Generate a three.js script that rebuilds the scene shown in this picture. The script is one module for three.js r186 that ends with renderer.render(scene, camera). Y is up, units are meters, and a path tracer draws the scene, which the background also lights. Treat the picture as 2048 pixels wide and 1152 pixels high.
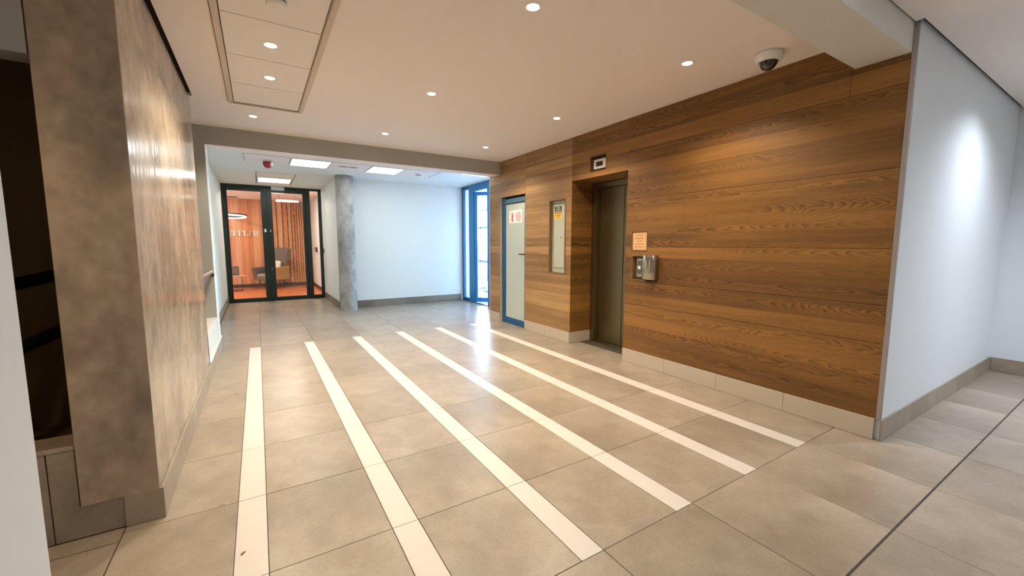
import * as THREE from 'three';
import { mergeGeometries, mergeVertices, toCreasedNormals } from 'three/addons/utils/BufferGeometryUtils.js';
import { RoundedBoxGeometry } from 'three/addons/geometries/RoundedBoxGeometry.js';
import { TextGeometry } from 'three/addons/geometries/TextGeometry.js';
import { FontLoader } from 'three/addons/loaders/FontLoader.js';
import { RectAreaLightUniformsLib } from 'three/addons/lights/RectAreaLightUniformsLib.js';
import { Sky } from 'three/addons/objects/Sky.js';
import { Brush, Evaluator, SUBTRACTION } from 'three-bvh-csg';

// ------------------------------------------------------------------ camera, sky, sun, exposure
// World: x to the right of the lobby, y up, depth D into the lobby is -z. Metres.
RectAreaLightUniformsLib.init();
const scene = new THREE.Scene();
const renderer = new THREE.WebGLRenderer({ antialias: true });
renderer.toneMapping = THREE.LinearToneMapping;
renderer.toneMappingExposure = 1.0;
renderer.shadowMap.enabled = true;
renderer.shadowMap.type = THREE.PCFSoftShadowMap;

const YAW = 0.554479, PITCH = -0.10482, ROLL = 0.00178, FOCAL = 818.76;
const camera = new THREE.PerspectiveCamera(2 * Math.atan(576 / FOCAL) * 180 / Math.PI, 2048 / 1152, 0.05, 200);
camera.position.set(0, 1.35, 0);
camera.lookAt(Math.sin(YAW) * Math.cos(PITCH), 1.35 + Math.sin(PITCH), -Math.cos(YAW) * Math.cos(PITCH));
camera.rotateZ(ROLL);
scene.add(camera);

const SUN_DIR = new THREE.Vector3(0.465, 0.275, -0.885).normalize();     // towards the sun
const sky = new Sky();
sky.name = 'sky';
sky.scale.setScalar(1000);
sky.material.uniforms.sunPosition.value.copy(SUN_DIR);
sky.material.uniforms.turbidity.value = 1.5;
sky.material.uniforms.rayleigh.value = 1.2;
sky.material.uniforms.mieCoefficient.value = 0.0004;
sky.material.uniforms.mieDirectionalG.value = 0.5;
scene.add(sky);
scene.backgroundIntensity = 13;
const sun = new THREE.DirectionalLight(new THREE.Color(1, 0.96, 0.9), 7);
sun.name = 'sun_light';
sun.position.copy(SUN_DIR).multiplyScalar(30).add(new THREE.Vector3(5, 0, -10));
sun.target.position.set(5, 0, -10);
sun.castShadow = true;
Object.assign(sun.shadow.camera, { left: -12, right: 12, top: 10, bottom: -10, near: 1, far: 60 });
sun.shadow.mapSize.set(2048, 2048);
scene.add(sun, sun.target);

// lamp strengths
const WARM = new THREE.Color(1, 0.855, 0.645), COOL = new THREE.Color(0.89, 0.98, 0.97), NEUTRAL = new THREE.Color(0.82, 0.9, 1);
const I_DOWN = 10.6, L_PANEL = 8.5, I_FRONT = 17, I_STAIR = 5, L_OFFICE = 38, L_FILL = 10;

// ------------------------------------------------------------------ helpers
const rnd = (() => { let s = 20240611; return () => { s = (s + 0x6d2b79f5) | 0; let t = Math.imul(s ^ (s >>> 15), 1 | s); t = (t + Math.imul(t ^ (t >>> 7), 61 | t)) ^ t; return ((t ^ (t >>> 14)) >>> 0) / 4294967296; }; })();
const used = {};
const numbered = (n) => { used[n] = (used[n] ?? -1) + 1; return used[n] ? n + '_' + String(used[n]).padStart(3, '0') : n; };
const shade = (m) => { m.castShadow = m.receiveShadow = true; return m; };
const tag = (o, label, category, group, kind) => { if (label) o.userData.label = label; if (category) o.userData.category = category; if (group) o.userData.group = group; if (kind) o.userData.kind = kind; return o; };
function thing(name, label, category, [x, y, d], group) {
  const g = new THREE.Group(); g.name = numbered(name); g.position.set(x, y, -d); scene.add(g);
  return tag(g, label, category, group);
}
function struct(name) { const g = new THREE.Group(); g.name = name; g.userData.kind = 'structure'; scene.add(g); return g; }
const merged = (list) => { list = [].concat(list).map((g) => (g.index ? g.toNonIndexed() : g)); for (const g of list) for (const k of Object.keys(g.attributes)) if (!['position', 'normal', 'uv'].includes(k)) g.deleteAttribute(k); return list.length === 1 ? list[0] : mergeGeometries(list); };
// geometry is given in world axes (x, y, -D); it is moved into the parent's frame
function part(name, geos, mat, parent) {
  let g = merged(geos);
  let o = parent, off = new THREE.Vector3();
  while (o && o !== scene) { off.add(o.position); o = o.parent; }
  if (off.lengthSq()) { g = g.clone(); g.translate(-off.x, -off.y, -off.z); }
  const m = shade(new THREE.Mesh(g, mat)); m.name = parent && parent !== scene ? name : numbered(name);
  (parent ?? scene).add(m); return m;
}
// geometry already in the parent's frame
function local(name, geos, mat, parent) { const m = shade(new THREE.Mesh(merged(geos), mat)); m.name = name; parent.add(m); return m; }
function worldUV(g, ou = 0, ov = 0) {
  if (g.index) g = g.toNonIndexed();
  const p = g.attributes.position, uv = new Float32Array(p.count * 2), a = new THREE.Vector3(), b = new THREE.Vector3(), c = new THREE.Vector3();
  for (let i = 0; i < p.count; i += 3) {
    a.fromBufferAttribute(p, i); b.fromBufferAttribute(p, i + 1); c.fromBufferAttribute(p, i + 2);
    const n = b.clone().sub(a).cross(c.clone().sub(a)), ax = Math.abs(n.x), ay = Math.abs(n.y), az = Math.abs(n.z);
    [a, b, c].forEach((v, k) => {
      let s, t;
      if (ax >= ay && ax >= az) { s = -v.z; t = v.y; } else if (ay >= az) { s = v.x; t = -v.z; } else { s = v.x; t = v.y; }
      uv[(i + k) * 2] = s + ou; uv[(i + k) * 2 + 1] = t + ov;
    });
  }
  g.setAttribute('uv', new THREE.BufferAttribute(uv, 2));
  return g;
}
function bx(x0, x1, y0, y1, d0, d1, ou = 0, ov = 0) {
  const g = new THREE.BoxGeometry(x1 - x0, y1 - y0, d1 - d0);
  g.translate((x0 + x1) / 2, (y0 + y1) / 2, -(d0 + d1) / 2);
  return worldUV(g, ou, ov);
}
function rbx(x0, x1, y0, y1, d0, d1, r = 0.004, seg = 2) {
  const g = new RoundedBoxGeometry(x1 - x0, y1 - y0, d1 - d0, seg, Math.min(r, (x1 - x0) / 2.01, (y1 - y0) / 2.01, (d1 - d0) / 2.01));
  g.translate((x0 + x1) / 2, (y0 + y1) / 2, -(d0 + d1) / 2);
  return worldUV(g);
}
const EV = new Evaluator(); EV.attributes = ['position', 'normal', 'uv']; EV.useGroups = false;
function cut(g, ...holes) {
  let b = new Brush(g); b.updateMatrixWorld();
  for (const h of holes) { const c = new Brush(h); c.updateMatrixWorld(); b = EV.evaluate(b, c, SUBTRACTION); }
  return b.geometry;
}
function lathe(pts, x, y, d, seg = 40) { const g = new THREE.LatheGeometry(pts.map(([r, h]) => new THREE.Vector2(r, h)), seg); g.translate(x, y, -d); return g; }
function tube(pts, r, seg = 24, rs = 10) { return new THREE.TubeGeometry(new THREE.CatmullRomCurve3(pts.map(([x, y, d]) => new THREE.Vector3(x, y, -d)), false, 'catmullrom', 0.1), seg, r, rs); }
function rod([x0, y0, d0], [x1, y1, d1], r0, r1 = r0, seg = 14) {
  const a = new THREE.Vector3(x0, y0, -d0), b = new THREE.Vector3(x1, y1, -d1), h = a.distanceTo(b);
  const g = new THREE.CylinderGeometry(r1, r0, h, seg);
  g.applyQuaternion(new THREE.Quaternion().setFromUnitVectors(new THREE.Vector3(0, 1, 0), b.clone().sub(a).normalize()));
  g.translate((a.x + b.x) / 2, (a.y + b.y) / 2, (a.z + b.z) / 2); return g;
}

// ------------------------------------------------------------------ noise and textures
const hash = (x, y, s) => { let h = Math.imul(x, 374761393) ^ Math.imul(y, 668265263) ^ Math.imul(s, 2246822519); h = Math.imul(h ^ (h >>> 13), 1274126177); return ((h ^ (h >>> 16)) >>> 0) / 4294967296; };
function vn(x, y, s = 1, px = 0, py = 0) {           // value noise, optional period
  let ix = Math.floor(x), iy = Math.floor(y); const fx = x - ix, fy = y - iy, u = fx * fx * (3 - 2 * fx), v = fy * fy * (3 - 2 * fy);
  let jx = ix + 1, jy = iy + 1;
  if (px) { ix = ((ix % px) + px) % px; jx = ((jx % px) + px) % px; } if (py) { iy = ((iy % py) + py) % py; jy = ((jy % py) + py) % py; }
  const a = hash(ix, iy, s), b = hash(jx, iy, s), c = hash(ix, jy, s), d = hash(jx, jy, s);
  return a + (b - a) * u + (c - a) * v + (a - b - c + d) * u * v;
}
function fbm(x, y, oct, s, p) { let t = 0, a = 0.5, n = 0; for (let i = 0; i < oct; i++) { t += a * vn(x, y, s + i, p, p); n += a; x *= 2; y *= 2; p *= 2; a *= 0.5; } return t / n; }
const clamp = (x, a = 0, b = 1) => Math.min(b, Math.max(a, x)), mix = (a, b, t) => a + (b - a) * t, sstep = (a, b, x) => { const t = clamp((x - a) / (b - a)); return t * t * (3 - 2 * t); };
function texture(w, h, fn, srgb, sizeU, sizeV) {
  const data = new Uint8Array(w * h * 4);
  for (let y = 0; y < h; y++) for (let x = 0; x < w; x++) { const c = fn((x + 0.5) / w, (y + 0.5) / h), i = (y * w + x) * 4; data[i] = clamp(c[0]) * 255; data[i + 1] = clamp(c[1]) * 255; data[i + 2] = clamp(c[2]) * 255; data[i + 3] = 255; }
  const t = new THREE.DataTexture(data, w, h); t.magFilter = THREE.LinearFilter; t.minFilter = THREE.LinearMipmapLinearFilter; t.generateMipmaps = true;
  t.wrapS = t.wrapT = THREE.RepeatWrapping; if (srgb) t.colorSpace = THREE.SRGBColorSpace; t.repeat.set(1 / sizeU, 1 / sizeV); t.needsUpdate = true; return t;
}
const rgb = (r, g, b) => [r / 255, g / 255, b / 255];
const lerp3 = (a, b, t) => [mix(a[0], b[0], t), mix(a[1], b[1], t), mix(a[2], b[2], t)];

// oak-look boards: horizontal bands of differing cut, cathedral figure where the band is flat sawn
const ROWS = [0.15, 0.68, 0.945, 1.33, 1.86, 2.39, 2.755];
const BANDS = [-0.2, 0.15, 0.30, 0.43, 0.545, 0.68, 0.80, 0.945, 1.055, 1.215, 1.33, 1.47, 1.585, 1.73, 1.86, 1.985, 2.13, 2.25, 2.39, 2.53, 2.66, 2.8].map((y0, i, a) => ({ y0, y1: a[i + 1] ?? 3, p: i % 3 === 0 ? 10 : i % 3 === 1 ? 2.2 : 7, A: 3 + 3 * hash(i, 3, 7), tone: hash(i, 5, 9), vc: 0.25 + 0.5 * hash(i, 8, 2), sg: hash(i, 1, 4) > 0.5 ? 1 : -1 }));
const WU = 3.2, WV = 3.2;
function oak(u, v) {
  const x = u * WU, y = v * WV - 0.2;
  let k = 0; while (k < BANDS.length - 1 && y >= BANDS[k].y1) k++;
  const b = BANDS[k], w = b.y1 - b.y0, t = (y - b.y0) / w;
  const warp = (vn(x * 2.2, y * 9, 11 + k) - 0.5) * 0.5 + (vn(x * 7, y * 40, 31 + k) - 0.5) * 0.12;
  const c = (t - b.vc + 0.25 * (vn(x * 0.9, k, 51) - 0.5) + warp * 0.45) / 0.5;
  const flow = b.sg * (b.p * x + 2.2 * Math.sin(x * 1.7 + k)) + (vn(x * 2.3, y * 5, 71) - 0.5) * 2.8 + (vn(x * 7, y * 16, 72) - 0.5) * 1.1;
  const L = flow + b.A * c * c * 1.1 + (vn(x * 12, y * 60, 91) - 0.5) * 0.7;
  const r = L - Math.floor(L), ring = Math.pow(r, 2.2) * (1 - sstep(0.86, 1, r));
  const strength = sstep(0.3, 0.62, vn(x * 0.8 + 3.7 * k, k * 1.3, 13)) * 0.75 + 0.25;
  const pores = sstep(0.62, 0.95, vn(x * 28, y * 620, 5)) * 0.5 + sstep(0.55, 0.9, vn(x * 9, y * 240, 6)) * 0.45;
  const streak = fbm(x * 1.3, y * 26, 3, 17, 0) - 0.5;
  return { ring: ring * strength * 1.2 * (0.5 + 0.85 * vn(x * 34, y * 330, 93)), pores, streak, tone: b.tone - 0.5 };
}
const oakLight = rgb(173, 124, 61), oakDark = rgb(84, 56, 21);
const oakMap = texture(2048, 2048, (u, v) => {
  const o = oak(u, v), t = clamp(0.27 + o.ring * 0.6 + o.pores * 0.12 + o.streak * 0.45 + o.tone * 0.4);
  return lerp3(oakLight, oakDark, t);
}, true, WU, WV);
const oakBump = texture(1024, 1024, (u, v) => { const o = oak(u, v), h = 0.8 - o.ring * 0.5 - o.pores * 0.3; return [h, h, h]; }, false, WU, WV);
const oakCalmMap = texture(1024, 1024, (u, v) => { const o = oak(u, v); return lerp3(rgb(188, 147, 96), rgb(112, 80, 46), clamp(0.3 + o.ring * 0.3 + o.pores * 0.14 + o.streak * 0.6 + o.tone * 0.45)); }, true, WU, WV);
for (const t of [oakMap, oakCalmMap, oakBump]) t.offset.set(0, 0.2 / WV);

// grey beige porcelain stone
function stone(u, v) {
  const a = fbm(u * 4, v * 4, 5, 101, 4), b = fbm(u * 24, v * 24, 3, 121, 24), s = vn(u * 260, v * 260, 141, 260, 260);
  const w = fbm(u * 3 + 0.35 * a, v * 3, 4, 161, 3), vein = Math.pow(1 - clamp(Math.abs(fbm(u * 3, v * 6 + 1.2 * w, 4, 171, 3) - 0.5) * 9), 6) * sstep(0.5, 0.62, w);
  return { a, b, s, vein };
}
const stoneMap = texture(1024, 1024, (u, v) => {
  const o = stone(u, v); let t = 0.5 + (o.a - 0.5) * 1.15 + (o.b - 0.5) * 0.5 + (o.s - 0.5) * 0.22 - (o.s > 0.93 ? 0.3 : 0);
  const c = lerp3(rgb(142, 133, 123), rgb(187, 179, 169), clamp(t));
  return lerp3(c, rgb(205, 198, 188), o.vein * 0.18);
}, true, 2.6, 2.6);
const stoneRough = texture(512, 512, (u, v) => { const r = 0.31 + (fbm(u * 6, v * 6, 4, 201, 6) - 0.5) * 0.1; return [r, r, r]; }, false, 2.6, 2.6);
// troweled concrete
const concreteMap = texture(1024, 1024, (u, v) => {
  const a = fbm(u * 5, v * 4, 6, 301, 0), b = fbm(u * 26, v * 16, 4, 321, 0), c = fbm(u * 60, v * 60, 2, 341, 60), blot = sstep(0.45, 0.85, fbm(u * 11, v * 9, 5, 351, 0));
  const t = clamp(0.5 + (a - 0.5) * 1.1 + (b - 0.5) * 0.85 + (c - 0.5) * 0.35);
  return lerp3(lerp3(rgb(140, 136, 132), rgb(212, 208, 203), t), rgb(226, 222, 217), blot * 0.5);
}, true, 2.4, 2.4);
const concreteBump = texture(512, 512, (u, v) => { const h = fbm(u * 32, v * 3, 3, 401, 0) * 0.7 + fbm(u * 10, v * 2, 3, 411, 0) * 0.3; return [h, h, h]; }, false, 1.2, 2.4);
const concreteRough = texture(512, 512, (u, v) => { const r = 0.2 + (fbm(u * 6, v * 3, 4, 421, 6) - 0.5) * 0.25; return [r, r, r]; }, false, 2.4, 2.4);
const plasterBump = texture(512, 512, (u, v) => { const h = fbm(u * 90, v * 90, 3, 501, 90); return [h, h, h]; }, false, 1.0, 1.0);
const cherryMap = texture(512, 1024, (u, v) => { const t = clamp(0.5 + (fbm(u * 40, v * 3, 4, 601, 0) - 0.5) * 1.5); return lerp3(rgb(204, 138, 96), rgb(232, 176, 136), t); }, true, 1.6, 3);
const mossMap = texture(512, 512, (u, v) => { const t = sstep(0.42, 0.62, fbm(u * 90, v * 50, 3, 701, 0)); return lerp3(rgb(70, 52, 26), rgb(206, 170, 84), t); }, true, 1, 1);
const brushBump = texture(512, 512, (u, v) => { const h = fbm(u * 6, v * 240, 2, 801, 0); return [h, h, h]; }, false, 0.6, 0.6);
const weaveBump = texture(256, 256, (u, v) => { const h = 0.5 + 0.25 * Math.sin(u * 200) * Math.sin(v * 200) + 0.2 * vn(u * 60, v * 60, 9, 60, 60); return [h, h, h]; }, false, 0.4, 0.4);

const std = (o) => new THREE.MeshStandardMaterial(o), hex = (h) => new THREE.Color(h);
const M = {
  stone: std({ map: stoneMap, color: hex('#f3eade'), roughness: 1, roughnessMap: stoneRough, bumpMap: stoneMap, bumpScale: 0.0002 }),
  stoneWarm: std({ map: stoneMap, color: hex('#fff3e4'), roughness: 0.5 }),
  cream: std({ color: hex('#d5ccc5'), roughness: 0.4, bumpMap: plasterBump, bumpScale: 0.0001 }),
  skirt: std({ color: hex('#c4b7a5'), roughness: 0.45, bumpMap: stoneMap, bumpScale: 0.0002 }),
  tanPale: std({ color: hex('#d9b48e'), roughness: 0.5 }),
  gapGrey: std({ color: hex('#8f8d85'), roughness: 0.9 }),
  hatchTrim: std({ color: hex('#d8c8b6'), roughness: 0.6 }),
  skirtDark: std({ map: stoneMap, color: hex('#c4bfba'), roughness: 0.5 }),
  grout: std({ color: hex('#4a4138'), roughness: 0.9 }),
  oak: std({ map: oakMap, color: hex('#f0eae2'), bumpMap: oakBump, bumpScale: 0.0012, roughness: 0.5 }),
  oakGrout: std({ color: hex('#3d2a18'), roughness: 0.9 }),
  concrete: std({ map: concreteMap, color: hex('#ead6c0'), bumpMap: concreteBump, bumpScale: 0.0032, roughness: 1, roughnessMap: concreteRough }),
  column: std({ map: concreteMap, color: hex('#dcdcdc'), bumpMap: concreteBump, bumpScale: 0.001, roughness: 0.7 }),
  white: std({ color: hex('#e1e5e2'), roughness: 0.6, bumpMap: plasterBump, bumpScale: 0.0004 }),
  whiteCool: std({ color: hex('#dfe4e9'), roughness: 0.6, bumpMap: plasterBump, bumpScale: 0.0004 }),
  ceilingPale: std({ color: hex('#ebefeb'), roughness: 0.85 }),
  beam: std({ color: hex('#dcd9d2'), roughness: 0.8 }),
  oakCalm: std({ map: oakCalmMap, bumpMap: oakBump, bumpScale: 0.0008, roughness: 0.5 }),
  ceiling: std({ color: hex('#f9f0eb'), roughness: 0.85 }),
  panel: std({ color: hex('#f4ede8'), roughness: 0.7 }),
  taupe: std({ color: hex('#aeaeac'), roughness: 0.6, bumpMap: plasterBump, bumpScale: 0.0003 }),
  dark: std({ color: hex('#1c120b'), roughness: 0.9 }),
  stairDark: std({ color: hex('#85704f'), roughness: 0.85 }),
  blackMetal: std({ color: hex('#0b0c0d'), roughness: 0.45 }),
  steel: std({ color: hex('#b9b2a4'), metalness: 1, roughness: 0.3, bumpMap: brushBump, bumpScale: 0.00012 }),
  liftSteel: std({ color: hex('#8d8062'), metalness: 1, roughness: 0.38, bumpMap: brushBump, bumpScale: 0.0001 }),
  polished: std({ color: hex('#b7ad9d'), metalness: 1, roughness: 0.2 }),
  trim: std({ color: hex('#b5adab'), metalness: 0.6, roughness: 0.4 }),
  whiteGloss: std({ color: hex('#f2f2f0'), roughness: 0.35 }),
  darkFrame: std({ color: hex('#1c2a24'), roughness: 0.4 }),
  flareBlueFrame: std({ color: hex('#1f74b0'), roughness: 0.38 }),  // anthracite frames tinted blue: daylight flare is put into the colour
  flareBlueFrameDark: std({ color: hex('#14588a'), roughness: 0.38 }),  // deeper shade of the same flare tint
  glass: new THREE.MeshPhysicalMaterial({ color: 0xffffff, transmission: 1, thickness: 0, roughness: 0, ior: 1.5 }),
  frosted: std({ color: hex('#c3cdc6'), roughness: 0.3 }),
  cabinet: std({ color: hex('#b9beae'), roughness: 0.45 }),
  bronze: std({ color: hex('#86694a'), metalness: 0.3, roughness: 0.5 }),
  red: std({ color: hex('#9c2038'), roughness: 0.4 }),
  dome: new THREE.MeshPhysicalMaterial({ color: hex('#17120e'), roughness: 0.06, clearcoat: 1, clearcoatRoughness: 0.03 }),
  cherry: std({ map: cherryMap, roughness: 0.45 }),
  cherryFloor: std({ map: cherryMap, color: hex('#e2b294'), roughness: 0.3 }),
  moss: std({ map: mossMap, bumpMap: mossMap, bumpScale: 0.004, roughness: 0.9 }),
  fabric: std({ color: hex('#6d6158'), roughness: 0.95, bumpMap: weaveBump, bumpScale: 0.0006 }),
  fabricLight: std({ color: hex('#8f857a'), roughness: 0.95, bumpMap: weaveBump, bumpScale: 0.0006 }),
  cushion: std({ color: hex('#cfc8bd'), roughness: 0.95, bumpMap: weaveBump, bumpScale: 0.0008 }),
  tan: std({ color: hex('#a8824c'), roughness: 0.7 }),
  legWood: std({ color: hex('#4a2a1c'), roughness: 0.5 }),
  grey: std({ color: hex('#8b9499'), roughness: 0.6 }),
  paleGrey: std({ color: hex('#cfd6d8'), roughness: 0.6 }),
  plastic: std({ color: hex('#b9baa6'), roughness: 0.35 }),
  crumb: std({ color: hex('#8a5a2c'), roughness: 0.8 }),
};
const glow = (c, s) => std({ color: 0x000000, emissive: c, emissiveIntensity: s, roughness: 0.5 });
M.lampGlow = glow(new THREE.Color(1, 0.86, 0.62), 14);
M.panelGlow = glow(new THREE.Color(0.97, 1, 1), 3.2);
M.ringGlow = glow(new THREE.Color(1, 0.98, 0.95), 3);

// ------------------------------------------------------------------ key dimensions
const XW = 3.6, CEIL = 2.755, CEILB = 2.72, CEILF = 2.745;
const PIT = 0.635, XS = (k) => -0.03 + PIT * k, DS = (n) => 1.222 + 0.631 * n, SW = 0.127, GAP = 0.0032;

// ------------------------------------------------------------------ floor
function tileGeo(w, l, ou, ov) {                       // a slab piece with a softened top edge, top face at y = 0
  const c = 0.0012, h = 0.009, x = w / 2, z = l / 2, P = [], U = [];
  const quad = (a, b, cc, d) => { for (const q of [a, b, cc, a, cc, d]) { P.push(...q); U.push(q[0] + ou, -q[2] + ov); } };
  const top = [[-x + c, 0, z - c], [x - c, 0, z - c], [x - c, 0, -z + c], [-x + c, 0, -z + c]], mid = [[-x, -c, z], [x, -c, z], [x, -c, -z], [-x, -c, -z]], low = mid.map(([a, , b]) => [a, -h, b]);
  quad(...top);
  for (let i = 0; i < 4; i++) { const j = (i + 1) % 4; quad(mid[i], mid[j], top[j], top[i]); quad(low[i], low[j], mid[j], mid[i]); }
  const g = new THREE.BufferGeometry(); g.setAttribute('position', new THREE.Float32BufferAttribute(P, 3)); g.setAttribute('uv', new THREE.Float32BufferAttribute(U, 2)); g.computeVertexNormals(); return g;
}
const tileCache = new Map();
function tileVariant(w, l, k) { const key = w.toFixed(3) + '/' + l.toFixed(3) + '/' + k; if (!tileCache.has(key)) tileCache.set(key, tileGeo(w, l, k * 0.713, k * 1.177)); return tileCache.get(key); }
const floor = struct('floor');
function layTile(name, x0, x1, d0, d1, mat = M.stone, gap = GAP) {
  const w = x1 - x0 - gap, l = d1 - d0 - gap; if (w < 0.02 || l < 0.02) return;
  const m = shade(new THREE.Mesh(tileVariant(w, l, Math.floor(rnd() * 7)), mat)); m.name = name;
  m.position.set((x0 + x1) / 2, -rnd() * 0.0005, -(d0 + d1) / 2); m.rotation.x = (rnd() - 0.5) * 0.0008; m.rotation.z = (rnd() - 0.5) * 0.0008; floor.add(m);
}
for (let n = -2; n <= 15; n++) {
  const d0 = n === -1 ? DS(-1) + 0.003 : DS(n), d1 = n === -2 ? DS(-1) - 0.003 : DS(n + 1), striped = n >= 0 && n < 8;
  for (let k = 0; k <= 11; k++) {
    let x0 = k === 0 ? -0.607 : XS(k - 1), x1 = XS(k);
    if (n < 0 ? x0 > 6.75 : striped ? x0 > 3.65 : x0 > 4.3) continue;
    if (striped && k <= 5) { layTile('stripe_tile', x1 - SW, x1, d0, d1, M.cream); x1 -= SW; }
    layTile('floor_tile', x0, x1, d0, d1);
  }
}
for (let i = 0; i < 3; i++) { layTile('floor_tile', -0.607 - 0.635 * (i + 1), -0.607 - 0.635 * i, 1.3, 1.795, M.stone, 0.008); layTile('floor_tile', -0.607 - 0.635 * (i + 1), -0.607 - 0.635 * i, 1.795, 2.42, M.stone, 0.008); layTile('floor_tile', -0.607 - 0.635 * (i + 1), -0.607 - 0.635 * i, 2.42, 2.54, M.stone, 0.008); }
part('grout_bed', bx(-2.4, 6.9, -0.2, -0.0034, -4.1, 11.44), M.grout, floor);
{ // tiles behind the camera, never seen singly
  const list = [];
  for (let n = -8; n <= -3; n++) for (let k = 0; k <= 11; k++) { const g = tileGeo(PIT - GAP, 0.631 - GAP, k * 0.71, n * 0.37); g.translate(XS(k) - PIT / 2, 0, -(DS(n) + 0.3155)); list.push(g); }
  const m = part('tile_field', list, M.stone, floor); m.userData.kind = 'stuff';
}
{ const g = new THREE.IcosahedronGeometry(0.5, 1); g.scale(0.018, 0.005, 0.009); g.rotateY(0.9); g.translate(-0.128, 0.0025, -2.035); const g2 = new THREE.ConeGeometry(0.0025, 0.012, 6); g2.rotateZ(1.5); g2.rotateY(-0.4); g2.translate(-0.122, 0.003, -2.043);
  tag(part('leaf_scrap', [g, g2], M.crumb), 'tiny brown dry leaf scrap lying on the leftmost cream floor stripe', 'leaf'); }

// ------------------------------------------------------------------ shell: rear, right, left, ceilings
part('wall_rear', bx(-0.8, 6.9, -0.2, 2.9, -4.25, -4.1), M.white, struct('wall_rear_shell')).parent.name = 'wall_rear';
const wallRight = struct('wall_right'); part('plaster', bx(6.72, 6.9, -0.2, 2.9, -4.1, 1.3), M.whiteCool, wallRight);
const wallReturn = struct('wall_right_return'); part('plaster', bx(3.618, 6.72, 0, 2.78, 0.97, 1.1), M.whiteCool, wallReturn);
const wallNear = struct('wall_left_near'); part('plaster', bx(-0.642, -0.442, 0, CEILF, -4.1, 1.29), M.whiteCool, wallNear);

const ceil = struct('ceiling'); part('ceiling_slab', bx(-0.45, XW + 0.01, CEIL, 2.9, 1.2, 6.25), M.ceiling, ceil);
part('ceiling_slab', bx(-2.4, -0.45, CEIL, 2.9, 5.06, 6.25), M.ceiling, ceil);
part('ceiling_slab', bx(-2.4, -0.45, CEIL + 0.001, 2.9, 1.2, 2.53), M.ceiling, ceil);
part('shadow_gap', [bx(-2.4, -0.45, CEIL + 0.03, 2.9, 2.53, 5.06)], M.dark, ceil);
const ceilF = struct('ceiling_front'); part('ceiling_slab', bx(-0.65, 6.70, CEILF, 2.86, -4.1, 0.944), M.ceiling, ceilF);
part('shadow_gap', bx(-0.65, 6.72, 2.775, 2.86, 0.944, 0.995), M.dark, ceilF); part('ceiling_edge', bx(-0.65, 3.575, CEILF, 2.775, 0.944, 0.985), M.ceiling, ceilF); part('shadow_gap', bx(6.70, 6.72, 2.775, 2.86, -4.1, 0.944), M.dark, ceilF);
const ceilB = struct('ceiling_back');
part('ceiling_slab', bx(-0.9, 4.42, CEILB, 2.9, 6.44, 11.5), M.ceilingPale, ceilB);
const roof = struct('roof'); part('roof_deck', bx(-2.6, 7.0, 2.9, 3.05, -4.3, 15.7), M.white, roof);

const beamFront = struct('beam_front'); part('beam_body', rbx(-0.64, XW, 2.57, 2.9, 0.995, 1.29, 0.004), M.beam, beamFront);
const beamBack = struct('beam_back'); part('beam_body', bx(-2.4, XW, 2.54, 2.9, 6.212, 6.46), M.ceiling, beamBack); part('face_plaster', bx(-2.4, XW, 2.54, 2.9, 6.2, 6.212), M.taupe, beamBack);
const pierL = struct('wall_left_pier'); part('pier_body', bx(-2.4, -0.47, -0.2, 2.54, 6.212, 6.5), M.white, pierL); part('face_plaster', bx(-2.4, -0.47, -0.2, 2.54, 6.2, 6.212), M.taupe, pierL);
const wallBL = struct('wall_left_back'); part('plaster', bx(-0.78, -0.632, 0, CEILB, 6.5, 11.38), M.white, wallBL);
const wallShort = struct('wall_back_return'); part('plaster', bx(1.42, 1.56, 0, CEILB, 9.17, 11.5), M.white, wallShort);
const wallBack = struct('wall_back'); part('plaster', bx(1.56, 4.5, 0, CEILB, 9.17, 9.3), M.white, wallBack);
// left polished concrete slab standing on the stair parapet line
const slabWall = struct('wall_left'); part('concrete_slab', rbx(-0.75, -0.472, 0.153, 2.733, 2.53, 5.06, 0.003), M.concrete, slabWall);
part('plinth', bx(-0.74, -0.474, 0, 0.155, 2.545, 4.96), M.dark, slabWall);
// parapet between the slab and the back pier
const parapet = struct('wall_left_parapet'); part('parapet_body', rbx(-0.72, -0.472, 0, 0.45, 5.0, 6.2, 0.004), std({ color: hex('#d3cec6'), roughness: 0.6 }), parapet);
// stair bay
const stairW = struct('wall_stair');
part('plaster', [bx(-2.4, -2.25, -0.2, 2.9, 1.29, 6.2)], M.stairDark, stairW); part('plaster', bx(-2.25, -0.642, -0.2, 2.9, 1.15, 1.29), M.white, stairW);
part('added_partition', bx(-2.25, -0.76, 0, 2.75, 4.3, 4.4), M.stairDark, stairW);  // added partition that blocks light so the stair void stays dark
part('header', bx(-2.25, -0.755, 2.12, 2.9, 2.53, 2.66), M.taupe, stairW);
{ // tiled plinth wall under the void
  const pl = struct('wall_stair_plinth'); part('plinth_core', bx(-2.25, -0.755, -0.2, 0.425, 2.55, 2.68), M.grout, pl); part('plinth_cap', rbx(-2.25, -0.752, 0.425, 0.447, 2.535, 2.70, 0.004), M.stoneWarm, pl);
  part('plinth_tile', [bx(-0.842, -0.755, 0.003, 0.424, 2.538, 2.55), bx(-0.755, -0.6065, 0.003, 0.153, 2.538, 2.55)], M.stone, pl);
  for (let i = 0; i < 2; i++) part('plinth_tile', bx(-0.85 - 0.635 * (i + 1) + 0.006, -0.846 - 0.635 * i - 0.001, 0.003, 0.424, 2.538, 2.55, i * 0.4), M.stone, pl);
}
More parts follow.
